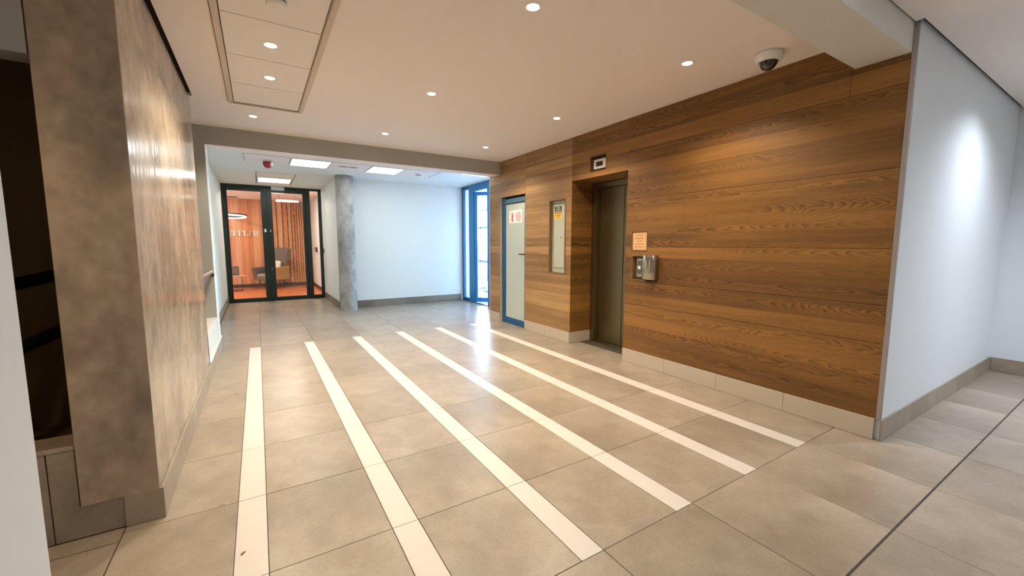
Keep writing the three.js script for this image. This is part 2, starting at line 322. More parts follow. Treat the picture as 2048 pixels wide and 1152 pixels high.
{
  const g = thing('stair_railing', 'black round stair rails crossing the dark opening beside the concrete slab', 'railing', [-1.28, 0, 3.75]);
  part('top_rail', tube([[-1.55, 1.04, 2.75], [-1.28, 1.10, 3.6], [-1.1, 1.17, 4.29]], 0.04), M.dark, g); part('middle_rail', tube([[-1.55, 0.6, 2.75], [-1.28, 0.71, 3.6], [-1.1, 0.8, 4.29]], 0.04), M.dark, g);
  part('rail_post', rod([-1.5, 0, 2.9], [-1.5, 1.05, 2.9], 0.02), M.dark, g); part('rail_post', rod([-1.14, 0, 4.15], [-1.14, 1.15, 4.15], 0.02), M.dark, g);
}
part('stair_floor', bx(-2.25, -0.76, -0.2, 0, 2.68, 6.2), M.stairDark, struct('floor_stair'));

// ------------------------------------------------------------------ oak clad wall with its openings
const wood = struct('wall_wood');
const LIFT = [3.33, 4.305], LIFT_H = 2.19, FD = [5.42, 6.21], FD_H = 2.15, WD0 = 0.985, WD1 = 6.58;
const CAB = [4.421, 4.796, 0.944, 1.985], DISP = [3.672, 3.965, 2.249, 2.452], SIGN = [3.027, 3.247, 1.282, 1.503], CALL = [2.95, 3.228, 0.959, 1.234];
const hole = ([d0, d1, y0, y1], depth) => bx(3.5, XW + depth, y0, y1, d0, d1);
part('wall_core', cut(bx(XW + 0.008, 4.25, 0, 2.9, WD0 + 0.03, WD1), bx(3.5, 4.09, -1, LIFT_H + 0.012, LIFT[0] - 0.012, LIFT[1] + 0.012), bx(3.5, 3.72, -1, FD_H, FD[0], FD[1]), hole(CAB, 0.075), hole(DISP, 0.05), hole(SIGN, 0.022), hole(CALL, 0.06)), M.oakGrout, wood);
const HOLES = [[LIFT[0], LIFT[1], -1, LIFT_H], [FD[0], FD[1], -1, FD_H], CAB, DISP, SIGN, CALL];
const SECT = [[WD0 + 0.012, LIFT[0]], LIFT, [LIFT[1], 5.42], [5.42, WD1]];
for (let r = 0; r < ROWS.length - 1; r++) {
  const y0 = ROWS[r] + 0.0015, y1 = ROWS[r + 1] - 0.0015;
  let secs = SECT;
  if (r === 5) secs = [[WD0 + 0.012, 1.305], [1.305, LIFT[0]], ...SECT.slice(1)];
  for (const [s0, s1] of secs) {
    let segs = [[s0 + 0.001, s1 - 0.001]];
    for (const [h0, h1, hy0, hy1] of HOLES) if (hy0 <= y0 + 0.01 && hy1 >= y1 - 0.01) segs = segs.flatMap(([a, b]) => [[a, Math.min(b, h0)], [Math.max(a, h1), b]].filter(([p, q]) => q - p > 0.015));
    for (const [a, b] of segs) {
      const near = a < 3.3, ou = near ? -0.5 : a < 5.4 ? 0.95 : 2.03;
      let g = bx(XW - rnd() * 0.001, XW + 0.018, y0, y1, a, b, ou);
      const hs = HOLES.filter(([h0, h1, hy0, hy1]) => h1 > a + 0.001 && h0 < b - 0.001 && hy1 > y0 + 0.001 && hy0 < y1 - 0.001).map((h) => hole(h, 0.3));
      if (hs.length) g = cut(g, ...hs);
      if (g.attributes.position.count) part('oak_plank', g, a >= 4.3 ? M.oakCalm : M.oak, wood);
    }
  }
  // cladding of the lift recess: left cheek, right cheek
  if (ROWS[r] < LIFT_H) { const yt = Math.min(y1, LIFT_H - 0.001); part('oak_plank', bx(XW + 0.001, 3.968, y0, yt, LIFT[1], LIFT[1] + 0.012, 2.4), M.oak, wood); part('oak_plank', bx(XW + 0.001, 3.968, y0, yt, LIFT[0] - 0.012, LIFT[0], 1.2), M.oak, wood); }
}
part('oak_plank', bx(XW + 0.001, 3.968, LIFT_H, LIFT_H + 0.012, LIFT[0], LIFT[1], 0.2), M.oak, wood);
part('corner_trim', rbx(XW - 0.004, XW + 0.016, 0.15, CEILF, 0.968, WD0 + 0.011, 0.003), M.trim, wood);
part('reveal_lining', [bx(XW + 0.001, 3.64, 0, FD_H, FD[1] - 0.003, FD[1] - 0.0005), bx(XW + 0.001, 3.64, 0, FD_H, FD[0] + 0.0005, FD[0] + 0.003)], M.skirt, wood);
part('end_plaster', bx(XW + 0.001, 4.25, 0, 2.72, WD1, WD1 + 0.012), M.white, wood);
// skirting
const skirts = struct('baseboard_right');
function skirtRun(parent, axis, at, a, b, face, h = 0.15, t = 0.012, mat = M.stone) {       // pieces of about 0.64 m; face: direction the front looks at
  const n = Math.max(1, Math.round((b - a) / 0.64)), w = (b - a) / n;
  for (let i = 0; i < n; i++) {
    const p = a + i * w + 0.001, q = a + (i + 1) * w - 0.001, lo = face < 0 ? at - t : at, hi = face < 0 ? at : at + t;
    part('skirting_tile', worldUV(axis === 'x' ? rbx(p, q, 0.001, h, lo, hi, 0.002, 1) : rbx(lo, hi, 0.001, h, p, q, 0.002, 1), i * 0.71, at * 3.1), mat, parent);
  }
}
for (const [a, b] of [[1.0, LIFT[0]], [LIFT[1], FD[0]], [FD[1], WD1]]) skirtRun(skirts, 'd', XW, a, b, -1, 0.15, 0.012, M.skirt);
skirtRun(skirts, 'x', LIFT[1], XW, 3.965, -1, 0.15, 0.012, M.skirt);
skirtRun(struct('baseboard_right_return'), 'x', 0.97, 3.588, 6.705, -1);
skirtRun(struct('baseboard_far_right'), 'd', 6.72, -0.6, 0.955, -1);
const skL = struct('baseboard_left'); skirtRun(skL, 'd', -0.472, 2.545, 6.5, 1, 0.1555, 0.014); part('skirting_tile', worldUV(rbx(-0.605, -0.4575, 0.001, 0.1555, 2.53, 2.544, 0.002, 1), 0.3, 0.9), M.stone, skL);
part('skirting_cap', rbx(-0.471, -0.456, 0.1555, 0.161, 5.06, 6.5, 0.002), M.whiteGloss, skL);
skirtRun(struct('baseboard_left_back'), 'd', -0.632, 6.5, 11.36, 1, 0.155);
skirtRun(struct('baseboard_back'), 'x', 9.17, 1.42, 4.2, -1, 0.155, 0.012, M.skirtDark);
skirtRun(struct('baseboard_back_return'), 'd', 1.42, 9.17, 11.36, -1, 0.155, 0.012, M.skirtDark);

// ------------------------------------------------------------------ round concrete column
{ const g = new THREE.CylinderGeometry(0.17, 0.17, CEILB, 56, 1, true); const uv = g.attributes.uv; for (let i = 0; i < uv.count; i++) uv.setXY(i, uv.getX(i) * 1.07, uv.getY(i) * 2.36 + 0.02); g.rotateY(Math.PI * 0.85); g.translate(1.552, CEILB / 2, -8.93);
  const c = struct('column'); part('column_shaft', g, M.column, c); }

// ------------------------------------------------------------------ lift
const lift = struct('door_3');
part('door_panel', rbx(4.055, 4.08, 0.01, 2.115, 3.80, 4.232, 0.003), M.liftSteel, lift); part('door_panel', rbx(4.062, 4.085, 0.01, 2.115, 3.40, 3.797, 0.003), M.liftSteel, lift);
part('door_jamb', rbx(3.968, 4.085, 0, 2.185, 4.235, 4.305, 0.004), M.liftSteel, lift); part('door_jamb', rbx(3.968, 4.085, 0, 2.185, 3.33, 3.40, 0.004), M.liftSteel, lift);
part('door_lintel', rbx(3.968, 4.085, 2.118, 2.185, 3.40, 4.235, 0.003), M.liftSteel, lift); part('door_sill', rbx(3.965, 4.085, -0.002, 0.008, 3.33, 4.305, 0.002), M.liftSteel, lift);

// ------------------------------------------------------------------ fire equipment cupboard door
{
  const d = struct('door_2'), x = 3.64;
  part('door_stile', rbx(x, x + 0.05, 0.0, 2.145, 6.10, 6.208, 0.003), M.flareBlueFrameDark, d); part('door_stile', rbx(x, x + 0.05, 0.0, 2.145, 5.422, 5.50, 0.003), M.flareBlueFrameDark, d);
  part('door_rail', rbx(x, x + 0.05, 0.005, 0.105, 5.50, 6.10, 0.003), M.flareBlueFrameDark, d); part('door_rail', rbx(x, x + 0.05, 2.045, 2.12, 5.50, 6.10, 0.003), std({ color: hex('#52718c'), roughness: 0.4 }), d);  // top rail paler than the frame: a reflection put into its colour
  part('frosted_pane', bx(x + 0.014, x + 0.03, 0.105, 2.045, 5.50, 6.10), M.frosted, d); part('gasket', bx(x + 0.008, x + 0.02, 2.028, 2.046, 5.50, 6.10), M.blackMetal, d);
  part('door_backing', bx(x + 0.05, x + 0.075, 0, 2.15, 5.42, 6.21), M.dark, d);
  const h = part('door_handle', [rod([x + 0.02, 1.2, 5.462], [x - 0.035, 1.2, 5.462], 0.011), rod([x - 0.035, 1.2, 5.452], [x - 0.035, 1.2, 5.61], 0.010), lathe([[0, 0], [0.024, 0], [0.024, 0.01], [0, 0.01]], 0, 0, 0, 24).rotateZ(Math.PI / 2).translate(x, 1.2, -5.462)], M.blackMetal, d);
  h.userData.label = 'black lever handle';
}

// ------------------------------------------------------------------ canvas prints
function print(w, h, draw) { const c = document.createElement('canvas'); c.width = w; c.height = h; const g = c.getContext('2d'); draw(g, w, h); const t = new THREE.CanvasTexture(c); t.colorSpace = THREE.SRGBColorSpace; t.magFilter = THREE.LinearFilter; return std({ map: t, roughness: 0.45 }); }
// a printed face looking towards -x: v up, u runs from far to near
function faceX(x, y0, y1, d0, d1) { const g = new THREE.PlaneGeometry(d1 - d0, y1 - y0); g.rotateY(-Math.PI / 2); g.translate(x, (y0 + y1) / 2, -(d0 + d1) / 2); return g; }
const fireArt = print(640, 420, (g, w, h) => {
  g.fillStyle = '#fbf4f2'; g.fillRect(0, 0, w, h);
  g.strokeStyle = '#e9d3d3'; g.lineWidth = 4; g.beginPath(); g.moveTo(w / 2, 14); g.lineTo(w / 2, h - 14); g.stroke();
  g.fillStyle = '#d8435f'; g.beginPath(); g.roundRect(128, 126, 70, 240, [34, 34, 10, 10]); g.fill(); g.fillRect(150, 92, 26, 44);
  g.fillStyle = '#8d4450'; g.fillRect(132, 346, 62, 24); g.beginPath(); g.moveTo(100, 108); g.lineTo(140, 74); g.lineTo(208, 78); g.lineTo(208, 92); g.lineTo(150, 92); g.lineTo(106, 118); g.fill();
  g.strokeStyle = '#8d4450'; g.lineWidth = 9; g.beginPath(); g.moveTo(200, 84); g.quadraticCurveTo(242, 110, 228, 200); g.stroke();
  g.strokeStyle = '#cf4a62'; g.lineWidth = 15; for (const r of [26, 54, 82, 110]) { g.beginPath(); g.ellipse(468, 212, r * 0.94, r * 1.18, 0, 0, 7); g.stroke(); }
  g.strokeStyle = '#b23b52'; g.lineWidth = 8; g.beginPath(); g.ellipse(468, 212, 114, 142, 0, 0, 7); g.stroke(); g.fillStyle = '#cf4a62'; g.beginPath(); g.ellipse(468, 212, 11, 13, 0, 0, 7); g.fill();
});
{
  const t = thing('fire_sign', 'white sign with red fire extinguisher and hose reel pictograms on the frosted door', 'sign', [3.648, 1.707, 5.79]);
  part('sign_plate', rbx(3.648, 3.654, 1.706, 1.922, 5.585, 5.985, 0.002), M.whiteGloss, t); part('sign_print', faceX(3.6472, 1.709, 1.919, 5.588, 5.982), fireArt, t);
}
const lines = (g, list, x, font, color) => { g.fillStyle = color; g.textAlign = 'center'; g.textBaseline = 'middle'; for (const [s, y, px] of list) { g.font = 'bold ' + px + 'px ' + font; g.fillText(s, x, y); } };
const emergencyArt = print(440, 460, (g, w, h) => {
  g.fillStyle = '#f0c08a'; g.fillRect(0, 0, w, h); g.strokeStyle = '#8a5a30'; g.lineWidth = 6; g.strokeRect(24, 24, w - 48, h - 48);
  lines(g, [['IN CASE OF', 82, 50], ['EMERGENCY', 156, 50], ['USE THE', 230, 50], ['STAIRS AND', 304, 50], ['NOT THE LIFT', 378, 50]], w / 2, 'sans-serif', '#8a4a10');
});
const cautionArt = print(300, 340, (g, w, h) => {
  g.fillStyle = '#f2b92e'; g.fillRect(0, 0, w, h); g.fillStyle = '#17140f'; g.fillRect(0, 0, w, h * 0.48);
  lines(g, [['Danger', 34, 46], ['Electrical', 82, 46], ['Equipment', 132, 46]], w / 2, 'sans-serif', '#f6ead0');
  lines(g, [['Authorised', 192, 44], ['Personnel', 246, 44], ['Only', 300, 44]], w / 2, 'sans-serif', '#3a2508');
});
// ring of four bars lining an opening in the oak wall
function liner(parent, [d0, d1, y0, y1], depth, t, proud, mat) {
  const a = XW - proud, b = XW + depth - 0.001;
  part('frame', [rbx(a, b, y0, y1, d0, d0 + t, 0.0015), rbx(a, b, y0, y1, d1 - t, d1, 0.0015), rbx(a, b, y0, y0 + t, d0 + t, d1 - t, 0.0015), rbx(a, b, y1 - t, y1, d0 + t, d1 - t, 0.0015)], mat, parent);
}
{
  const t = thing('emergency_sign', 'engraved brass coloured emergency notice recessed in the oak wall above the call station', 'sign', [XW, 1.282, 3.137]);
  liner(t, SIGN, 0.022, 0.007, 0.004, M.bronze); part('plate', rbx(XW + 0.004, XW + 0.02, 1.292, 1.493, 3.037, 3.237, 0.004), std({ color: hex('#e3b080'), roughness: 0.35, metalness: 0.2 }), t); part('engraving', faceX(XW + 0.0032, 1.297, 1.488, 3.043, 3.231), emergencyArt, t);
}
{
  const t = thing('electrical_cabinet', 'tall grey green flush electrical cabinet in the oak wall left of the lift', 'cabinet', [XW, 0.944, 4.61]);
  liner(t, CAB, 0.075, 0.014, 0.006, M.bronze); part('back_plate', rbx(3.648, 3.674, 0.958, 1.971, 4.436, 4.782, 0.002), M.cabinet, t);
  const cd = part('cabinet_door', rbx(3.638, 3.65, 1.03, 1.912, 4.50, 4.735, 0.003), M.cabinet, t); part('lock', [lathe([[0, 0], [0.009, 0], [0.009, 0.012], [0.004, 0.014], [0, 0.014]], 0, 0, 0, 16).rotateZ(Math.PI / 2).translate(3.64, 1.455, -4.565)], M.polished, cd);
  const s = thing('warning_sticker', 'small black and yellow electrical warning sticker on the grey cabinet door', 'sticker', [3.637, 1.715, 4.637]);
  part('sticker_base', bx(3.6372, 3.638, 1.712, 1.892, 4.557, 4.717), M.whiteGloss, s); part('sticker_print', faceX(3.6370, 1.714, 1.890, 4.559, 4.715), cautionArt, s);
}
{
  const t = thing('lift_indicator', 'small rectangular lift floor indicator recessed above the lift doors', 'indicator', [XW, 2.249, 3.82]);
  liner(t, DISP, 0.05, 0.01, 0.005, M.bronze);
  const g = cut(rbx(3.622, 3.65, 2.283, 2.405, 3.715, 3.925, 0.012, 3), bx(3.5, 3.632, 2.315, 2.373, 3.76, 3.88)); const bz = part('bezel', g, std({ color: hex('#dcd8d0'), metalness: 0.3, roughness: 0.35 }), t); part('display_glass', bx(3.631, 3.64, 2.315, 2.373, 3.76, 3.88), std({ color: hex('#1e140b'), roughness: 0.15 }), bz);
}
{
  const t = thing('call_station', 'recessed grey lift call panel with one white button beside the steel cover', 'call panel', [XW, 0.959, 3.13]);
  liner(t, [3.04, 3.228, 0.959, 1.234], 0.06, 0.008, 0.004, M.bronze);
  part('recess_back', bx(3.652, 3.658, 0.967, 1.226, 3.048, 3.22), M.bronze, t);
  const pb = part('panel_body', rbx(3.625, 3.652, 0.992, 1.208, 3.095, 3.19, 0.02, 4), M.plastic, t); part('panel_inset', rbx(3.622, 3.63, 1.03, 1.175, 3.108, 3.177, 0.004), std({ color: hex('#5f6250'), roughness: 0.4 }), t);
  part('call_button', rbx(3.616, 3.625, 1.082, 1.118, 3.127, 3.159, 0.004), M.whiteGloss, pb); part('lip', rbx(3.618, 3.63, 1.018, 1.028, 3.102, 3.183, 0.003), M.steel, pb);
}
{
  const t = thing('steel_dispenser', 'polished steel half round wall box beside the lift call panel', 'dispenser', [XW, 0.983, 2.963]);
  const s = new THREE.Shape(), w = 0.084, dep = 0.085; s.moveTo(-w, 0); s.lineTo(-w, dep * 0.2); s.bezierCurveTo(-w, dep * 0.85, -w * 0.6, dep, 0, dep); s.bezierCurveTo(w * 0.6, dep, w, dep * 0.85, w, dep * 0.2); s.lineTo(w, 0); s.closePath();
  const g = new THREE.ExtrudeGeometry(s, { depth: 0.255, bevelEnabled: true, bevelSize: 0.003, bevelThickness: 0.003, bevelSegments: 2, curveSegments: 20 });
  g.rotateX(-Math.PI / 2); g.rotateY(Math.PI / 2); g.translate(XW - 0.001, 0.986, -2.953);     // depth now runs towards -x
  part('cover', toCreasedNormals(g, 0.5), M.polished, t); part('base_lip', rbx(XW - 0.075, XW - 0.001, 0.976, 0.984, 2.88, 3.026, 0.003), M.blackMetal, t);
}

// ------------------------------------------------------------------ dome camera, detectors, alarm, vent
{
  const t = thing('dome_camera', 'white dome security camera with smoked bubble on the ceiling by the oak wall', 'camera', [3.285, CEIL, 1.71]);
  local('housing', lathe([[0, 0], [0.094, 0], [0.094, -0.012], [0.088, -0.045], [0.078, -0.058], [0.066, -0.062], [0.062, -0.058], [0.06, -0.045]], 0, 0, 0, 48), M.whiteGloss, t);
  const pts = []; for (let i = 0; i <= 14; i++) { const a = i / 14 * Math.PI / 2; pts.push([0.061 * Math.cos(a), -0.045 - 0.075 * Math.sin(a)]); } local('smoked_bubble', lathe(pts.reverse(), 0, 0, 0, 40), M.dome, t);
  local('screw', lathe([[0, -0.004], [0.004, -0.003], [0.004, 0]], 0, 0, 0, 10).rotateX(Math.PI / 2).translate(-0.03, -0.038, 0.083), M.blackMetal, t);
}
function detector(label, x, y, d, s) {
  const t = thing('smoke_detector', label, 'detector', [x, y, d], null);
  local('base', lathe([[0, 0], [0.055 * s, 0], [0.055 * s, -0.012 * s], [0.05 * s, -0.016 * s], [0.0, -0.016 * s]], 0, 0, 0, 40), M.whiteGloss, t);
  local('sensor_cap', lathe([[0.046 * s, -0.024 * s], [0.046 * s, -0.036 * s], [0.036 * s, -0.046 * s], [0, -0.048 * s]], 0, 0, 0, 40), M.whiteGloss, t);
  const fins = []; for (let i = 0; i < 14; i++) { const a = i / 14 * 6.283, f = new THREE.BoxGeometry(0.003, 0.01 * s, 0.01); f.rotateY(-a); f.translate(0.044 * s * Math.cos(a), -0.02 * s, 0.044 * s * Math.sin(a)); fins.push(f); }
  local('vent_fins', [lathe([[0.038 * s, -0.016 * s], [0.038 * s, -0.024 * s]], 0, 0, 0, 30), ...fins], M.blackMetal, t);
}
detector('white round smoke detector on the ceiling hatch panel at the top edge', 0.164, CEIL - 0.009, 2.82, 1.15);
detector('white round smoke detector on the rightmost panel of the back ceiling strip', 2.744, CEILB - 0.004, 7.896, 1.25);
{
  const t = thing('fire_alarm', 'dark red fire alarm sounder with white strobe under the back ceiling', 'alarm', [0.215, CEILB - 0.004, 7.95]);
  local('base', lathe([[0, 0], [0.05, 0], [0.05, -0.022], [0.045, -0.024], [0, -0.024]], 0, 0, 0, 32), M.whiteGloss, t);
  local('sounder_body', lathe([[0, -0.02], [0.066, -0.022], [0.068, -0.055], [0.06, -0.085], [0.042, -0.11], [0, -0.128]], 0, 0, 0, 40), M.red, t);
  const g = new THREE.SphereGeometry(0.028, 20, 14); g.scale(1, 1.25, 0.8); g.translate(0.05, -0.06, 0.034); local('strobe_lens', g, M.whiteGloss, t);
}
{
  const t = thing('air_vent', 'small slotted air vent in the back ceiling strip between two light panels', 'vent', [1.44, CEILB - 0.004, 7.82]);
  local('frame', [bx(-0.17, 0.17, -0.008, 0, -0.075, -0.05), bx(-0.17, 0.17, -0.008, 0, 0.05, 0.075), bx(-0.17, -0.145, -0.008, 0, -0.05, 0.05), bx(0.145, 0.17, -0.008, 0, -0.05, 0.05), bx(-0.008, 0.008, -0.008, 0, -0.05, 0.05)], M.panel, t);
  local('recess', bx(-0.145, 0.145, -0.001, 0.001, -0.05, 0.05), M.blackMetal, t);
  for (const c of [-0.076, 0.076]) for (let i = 0; i < 4; i++) { const s = new THREE.BoxGeometry(0.004, 0.012, 0.1); s.rotateZ(0.6); s.translate(c + (i - 1.5) * 0.034, -0.004, 0); local('slat', s, M.trim, t); }
}

// ------------------------------------------------------------------ ceiling panels
{
  const h = struct('ceiling_hatch'), y0 = CEIL - 0.02, dl = [1.295, 1.87, 2.505, 3.143, 3.785, 4.42, 5.0];
  for (const [a, b, c, d] of [[-0.165, -0.128, 1.292, 5.045], [0.448, 0.485, 1.292, 5.045], [-0.128, 0.448, 5.022, 5.045]]) part('hatch_trim', rbx(a, b, y0, CEIL, c, d, 0.008, 3), M.hatchTrim, h);
  part('trim_shadow_gap', [bx(-0.169, -0.165, CEIL - 0.003, CEIL, 1.292, 5.049), bx(0.485, 0.489, CEIL - 0.003, CEIL, 1.292, 5.049), bx(-0.165, 0.485, CEIL - 0.003, CEIL, 5.045, 5.049)], M.grout, h);
  part('shadow_gap', bx(-0.125, 0.445, CEIL - 0.0015, CEIL, 1.292, 5.02), M.grout, h);
  for (let i = 0; i < 6; i++) part('hatch_panel', rbx(-0.119, 0.439, CEIL - 0.009, CEIL - 0.001, dl[i] + 0.004, dl[i + 1] - 0.004, 0.002), M.panel, h);
}
{
  const h = struct('ceiling_strip'), y0 = CEILB - 0.006, xs = [-0.11, 0.535, 1.145, 1.795, 2.375, 3.04];
  part('shadow_gap', bx(-0.13, 3.06, CEILB - 0.001, CEILB, 7.52, 8.22), M.gapGrey, h);
  for (const i of [0, 2, 4]) part('ceiling_panel', rbx(xs[i] + 0.006, xs[i + 1] - 0.006, CEILB - 0.004, CEILB - 0.0005, 7.535, 8.205, 0.002), M.panel, h);
  part('edge_trim', rbx(-0.13, -0.112, y0, CEILB, 7.52, 8.22, 0.002), M.panel, h);
  part('shadow_gap', bx(0.045, 0.73, CEILB - 0.001, CEILB, 9.25, 11.02), M.gapGrey, h);
  for (const [a, b] of [[9.262, 9.985], [10.675, 11.008]]) part('ceiling_panel', rbx(0.062, 0.713, CEILB - 0.004, CEILB - 0.0005, a, b, 0.002), M.panel, h);
}
function areaLight(name, x, y, d, w, l, color, L, parent) { const a = new THREE.RectAreaLight(color, L, w, l); a.name = name; a.position.set(x, y, -d); a.lookAt(x, y - 1, -d); scene.add(a); return a; }
function ledPanel(label, x0, x1, d0, d1, y, L = L_PANEL, color = COOL) {
  const t = thing('light_panel', label, 'ceiling light', [(x0 + x1) / 2, y, (d0 + d1) / 2], null);
  part('frame', [bx(x0, x1, y - 0.008, y, d0, d0 + 0.015), bx(x0, x1, y - 0.008, y, d1 - 0.015, d1), bx(x0, x0 + 0.015, y - 0.008, y, d0 + 0.015, d1 - 0.015), bx(x1 - 0.015, x1, y - 0.008, y, d0 + 0.015, d1 - 0.015)], M.whiteGloss, t);
  part('diffuser', bx(x0 + 0.015, x1 - 0.015, y - 0.005, y - 0.001, d0 + 0.015, d1 - 0.015), M.panelGlow, t);
  areaLight('panel_light', (x0 + x1) / 2, y - 0.012, (d0 + d1) / 2, x1 - x0 - 0.04, d1 - d0 - 0.04, color, L);
}
ledPanel('bright white ceiling light panel nearest the red fire alarm', 0.54, 1.14, 7.54, 8.2, CEILB);
ledPanel('bright white ceiling light panel between the air vent and the smoke detector', 1.80, 2.37, 7.54, 8.2, CEILB);
ledPanel('white light panel in the separate ceiling hatch just before the dark glazed doors', 0.075, 0.70, 9.99, 10.67, CEILB, 7);
ledPanel('white ceiling light panel half hidden behind the right end of the grey beam', 3.42, 4.0, 6.72, 7.46, CEILB);

// ------------------------------------------------------------------ recessed warm downlights
const trimGeo = lathe([[0.036, -0.002], [0.04, -0.006], [0.05, -0.005], [0.054, 0]], 0, 0, 0, 40), lensGeo = lathe([[0, -0.012], [0.02, -0.0105], [0.032, -0.006], [0.036, 0], [0.036, 0.004], [0, 0.004]].map((p) => p), 0, 0, 0, 32);
function downlight(label, x, d, y = CEIL, color = WARM, I = I_DOWN, angle = 1.16, pen = 0.45, group = 'warm downlights recessed in the lobby ceiling') {
  const t = thing('downlight', label, 'downlight', [x, y, d], group);
  local('trim_ring', trimGeo, M.whiteGloss, t); local('lamp_lens', lensGeo, M.lampGlow, t);
  const s = new THREE.SpotLight(color, I, 0, angle, pen, 2); s.name = 'lamp_light'; s.position.set(0, -0.004, 0); s.target.position.set(0, -1, 0); s.castShadow = true; s.shadow.radius = 1.6; t.add(s, s.target);
}
const HP = CEIL - 0.009;
downlight('warm downlight at the top edge, nearest lamp of the middle row', 1.465, 2.135);
downlight('warm downlight second in the middle row of plain ceiling', 1.46, 3.79);
downlight('small warm downlight farthest in the middle row near the grey beam', 1.457, 5.42);
downlight('warm downlight closest to the dome camera along the oak wall', 2.91, 2.124);
downlight('warm downlight above the lift in the row along the oak wall', 2.91, 3.757);
downlight('small warm downlight by the corner of beam and oak wall', 2.88, 5.38);
downlight('warm downlight in the ceiling hatch panel closer to the smoke detector', 0.155, 3.481, HP);
downlight('warm downlight in the ceiling hatch panel closer to the hatch end', 0.165, 4.142, HP);
downlight('warm downlight in plain ceiling just beyond the hatch end', 0.037, 5.475);
// outside the frame: downlights of front hall and stair bay, plus added fill panels
downlight('neutral downlight over the front hall close to the white return wall', 5.1, 0.3, CEILF, NEUTRAL, I_FRONT, 1.22, 0.95, 'front hall downlights');
downlight('neutral downlight over the front hall in line with the far corner', 5.4, -1.5, CEILF, NEUTRAL, I_FRONT, 1.15, 0.8, 'front hall downlights');
ledPanel('added square fill light panel over the front hall behind the viewer, right', 4.2, 5.4, -3.0, -1.8, CEILF, L_FILL, NEUTRAL);  // unseen fill panel, added to brighten the white return wall
ledPanel('added square fill light panel over the front hall above the viewer, left', 1.5, 2.1, 0.1, 0.7, CEILF, L_FILL * 1.1, NEUTRAL);  // unseen fill panel, added and placed to brighten the near left wall
downlight('warm downlight over the stair bay behind the near left wall', -1.2, 1.85, CEIL, new THREE.Color(1, 0.7, 0.42), I_STAIR, 0.9, 0.6, 'stair bay lamp');

// ------------------------------------------------------------------ glazed office doors at the back
const D1 = 11.4, door1 = struct('door_1');
const fr = (x0, x1, y0, y1, name, m = M.darkFrame, d0 = D1, d1 = D1 + 0.06) => part(name, rbx(x0, x1, y0, y1, d0, d1, 0.004), m, door1);
fr(-0.632, -0.545, 0, 2.72, 'frame_post'); fr(1.06, 1.165, 0.0, 2.72, 'frame_post'); fr(1.348, 1.42, 0, 2.72, 'frame_post'); fr(-0.545, 1.06, 2.66, 2.72, 'frame_head'); fr(1.165, 1.348, 2.665, 2.72, 'frame_head'); fr(1.165, 1.348, 0, 0.085, 'frame_sill');
// left leaf and right leaf, a little proud of the frame
for (const [a, b] of [[-0.55, -0.53], [1.048, 1.066]]) fr(a, b, 0, 2.72, 'rebate', M.darkFrame, D1 + 0.05, D1 + 0.07); fr(-0.545, 1.06, 0, 0.012, 'threshold', M.darkFrame, D1 - 0.008, D1 + 0.05); fr(-0.545, 1.06, 2.645, 2.67, 'rebate', M.darkFrame, D1 + 0.05, D1 + 0.07);
const leafGlass = (x0, x1, y0, y1) => part('glass_pane', bx(x0, x1, y0, y1, D1 + 0.026, D1 + 0.032), M.glass, door1);
fr(-0.540, -0.525, 0.01, 2.655, 'leaf_stile', M.darkFrame, D1 - 0.008, D1 + 0.05); fr(0.125, 0.236, 0.01, 2.655, 'leaf_stile', M.darkFrame, D1 - 0.008, D1 + 0.05); fr(0.242, 0.350, 0.01, 2.655, 'leaf_stile', M.darkFrame, D1 - 0.008, D1 + 0.05); fr(1.0, 1.055, 0.01, 2.655, 'leaf_stile', M.darkFrame, D1 - 0.008, D1 + 0.05);
for (const [a, b] of [[-0.525, 0.125], [0.35, 1.0]]) { fr(a, b, 0.01, 0.085, 'leaf_rail', M.darkFrame, D1 - 0.008, D1 + 0.05); fr(a, b, 2.578, 2.655, 'leaf_rail', M.darkFrame, D1 - 0.008, D1 + 0.05); leafGlass(a - 0.005, b + 0.005, 0.08, 2.583); }
leafGlass(1.16, 1.353, 0.08, 2.67);
fr(0.234, 0.244, 0.01, 2.655, 'astragal', M.darkFrame, D1 - 0.012, D1 + 0.05);
part('door_magnet', rbx(0.347, 0.62, 2.628, 2.712, D1 - 0.05, D1 - 0.008, 0.004), M.paleGrey, door1).userData.label = 'pale grey magnetic lock box';
part('lock_plate', rbx(0.165, 0.205, 1.64, 1.715, D1 - 0.013, D1 - 0.008, 0.002), M.whiteGloss, door1); part('lock_plate', rbx(0.285, 0.298, 1.645, 1.70, D1 - 0.013, D1 - 0.008, 0.002), M.whiteGloss, door1);
part('key_cylinder', rod([0.275, 0.776, D1 - 0.008], [0.275, 0.776, D1 - 0.02], 0.017), M.polished, door1);
{
  const t = thing('access_reader', 'black and white access card reader on the short pale wall beside the glazed doors', 'card reader', [1.42, 1.12, 11.12]);
  part('back_plate', rbx(1.405, 1.42, 1.12, 1.26, 11.07, 11.24, 0.004), M.whiteGloss, t); part('reader_face', rbx(1.392, 1.406, 1.135, 1.25, 11.13, 11.225, 0.004), M.blackMetal, t);
}

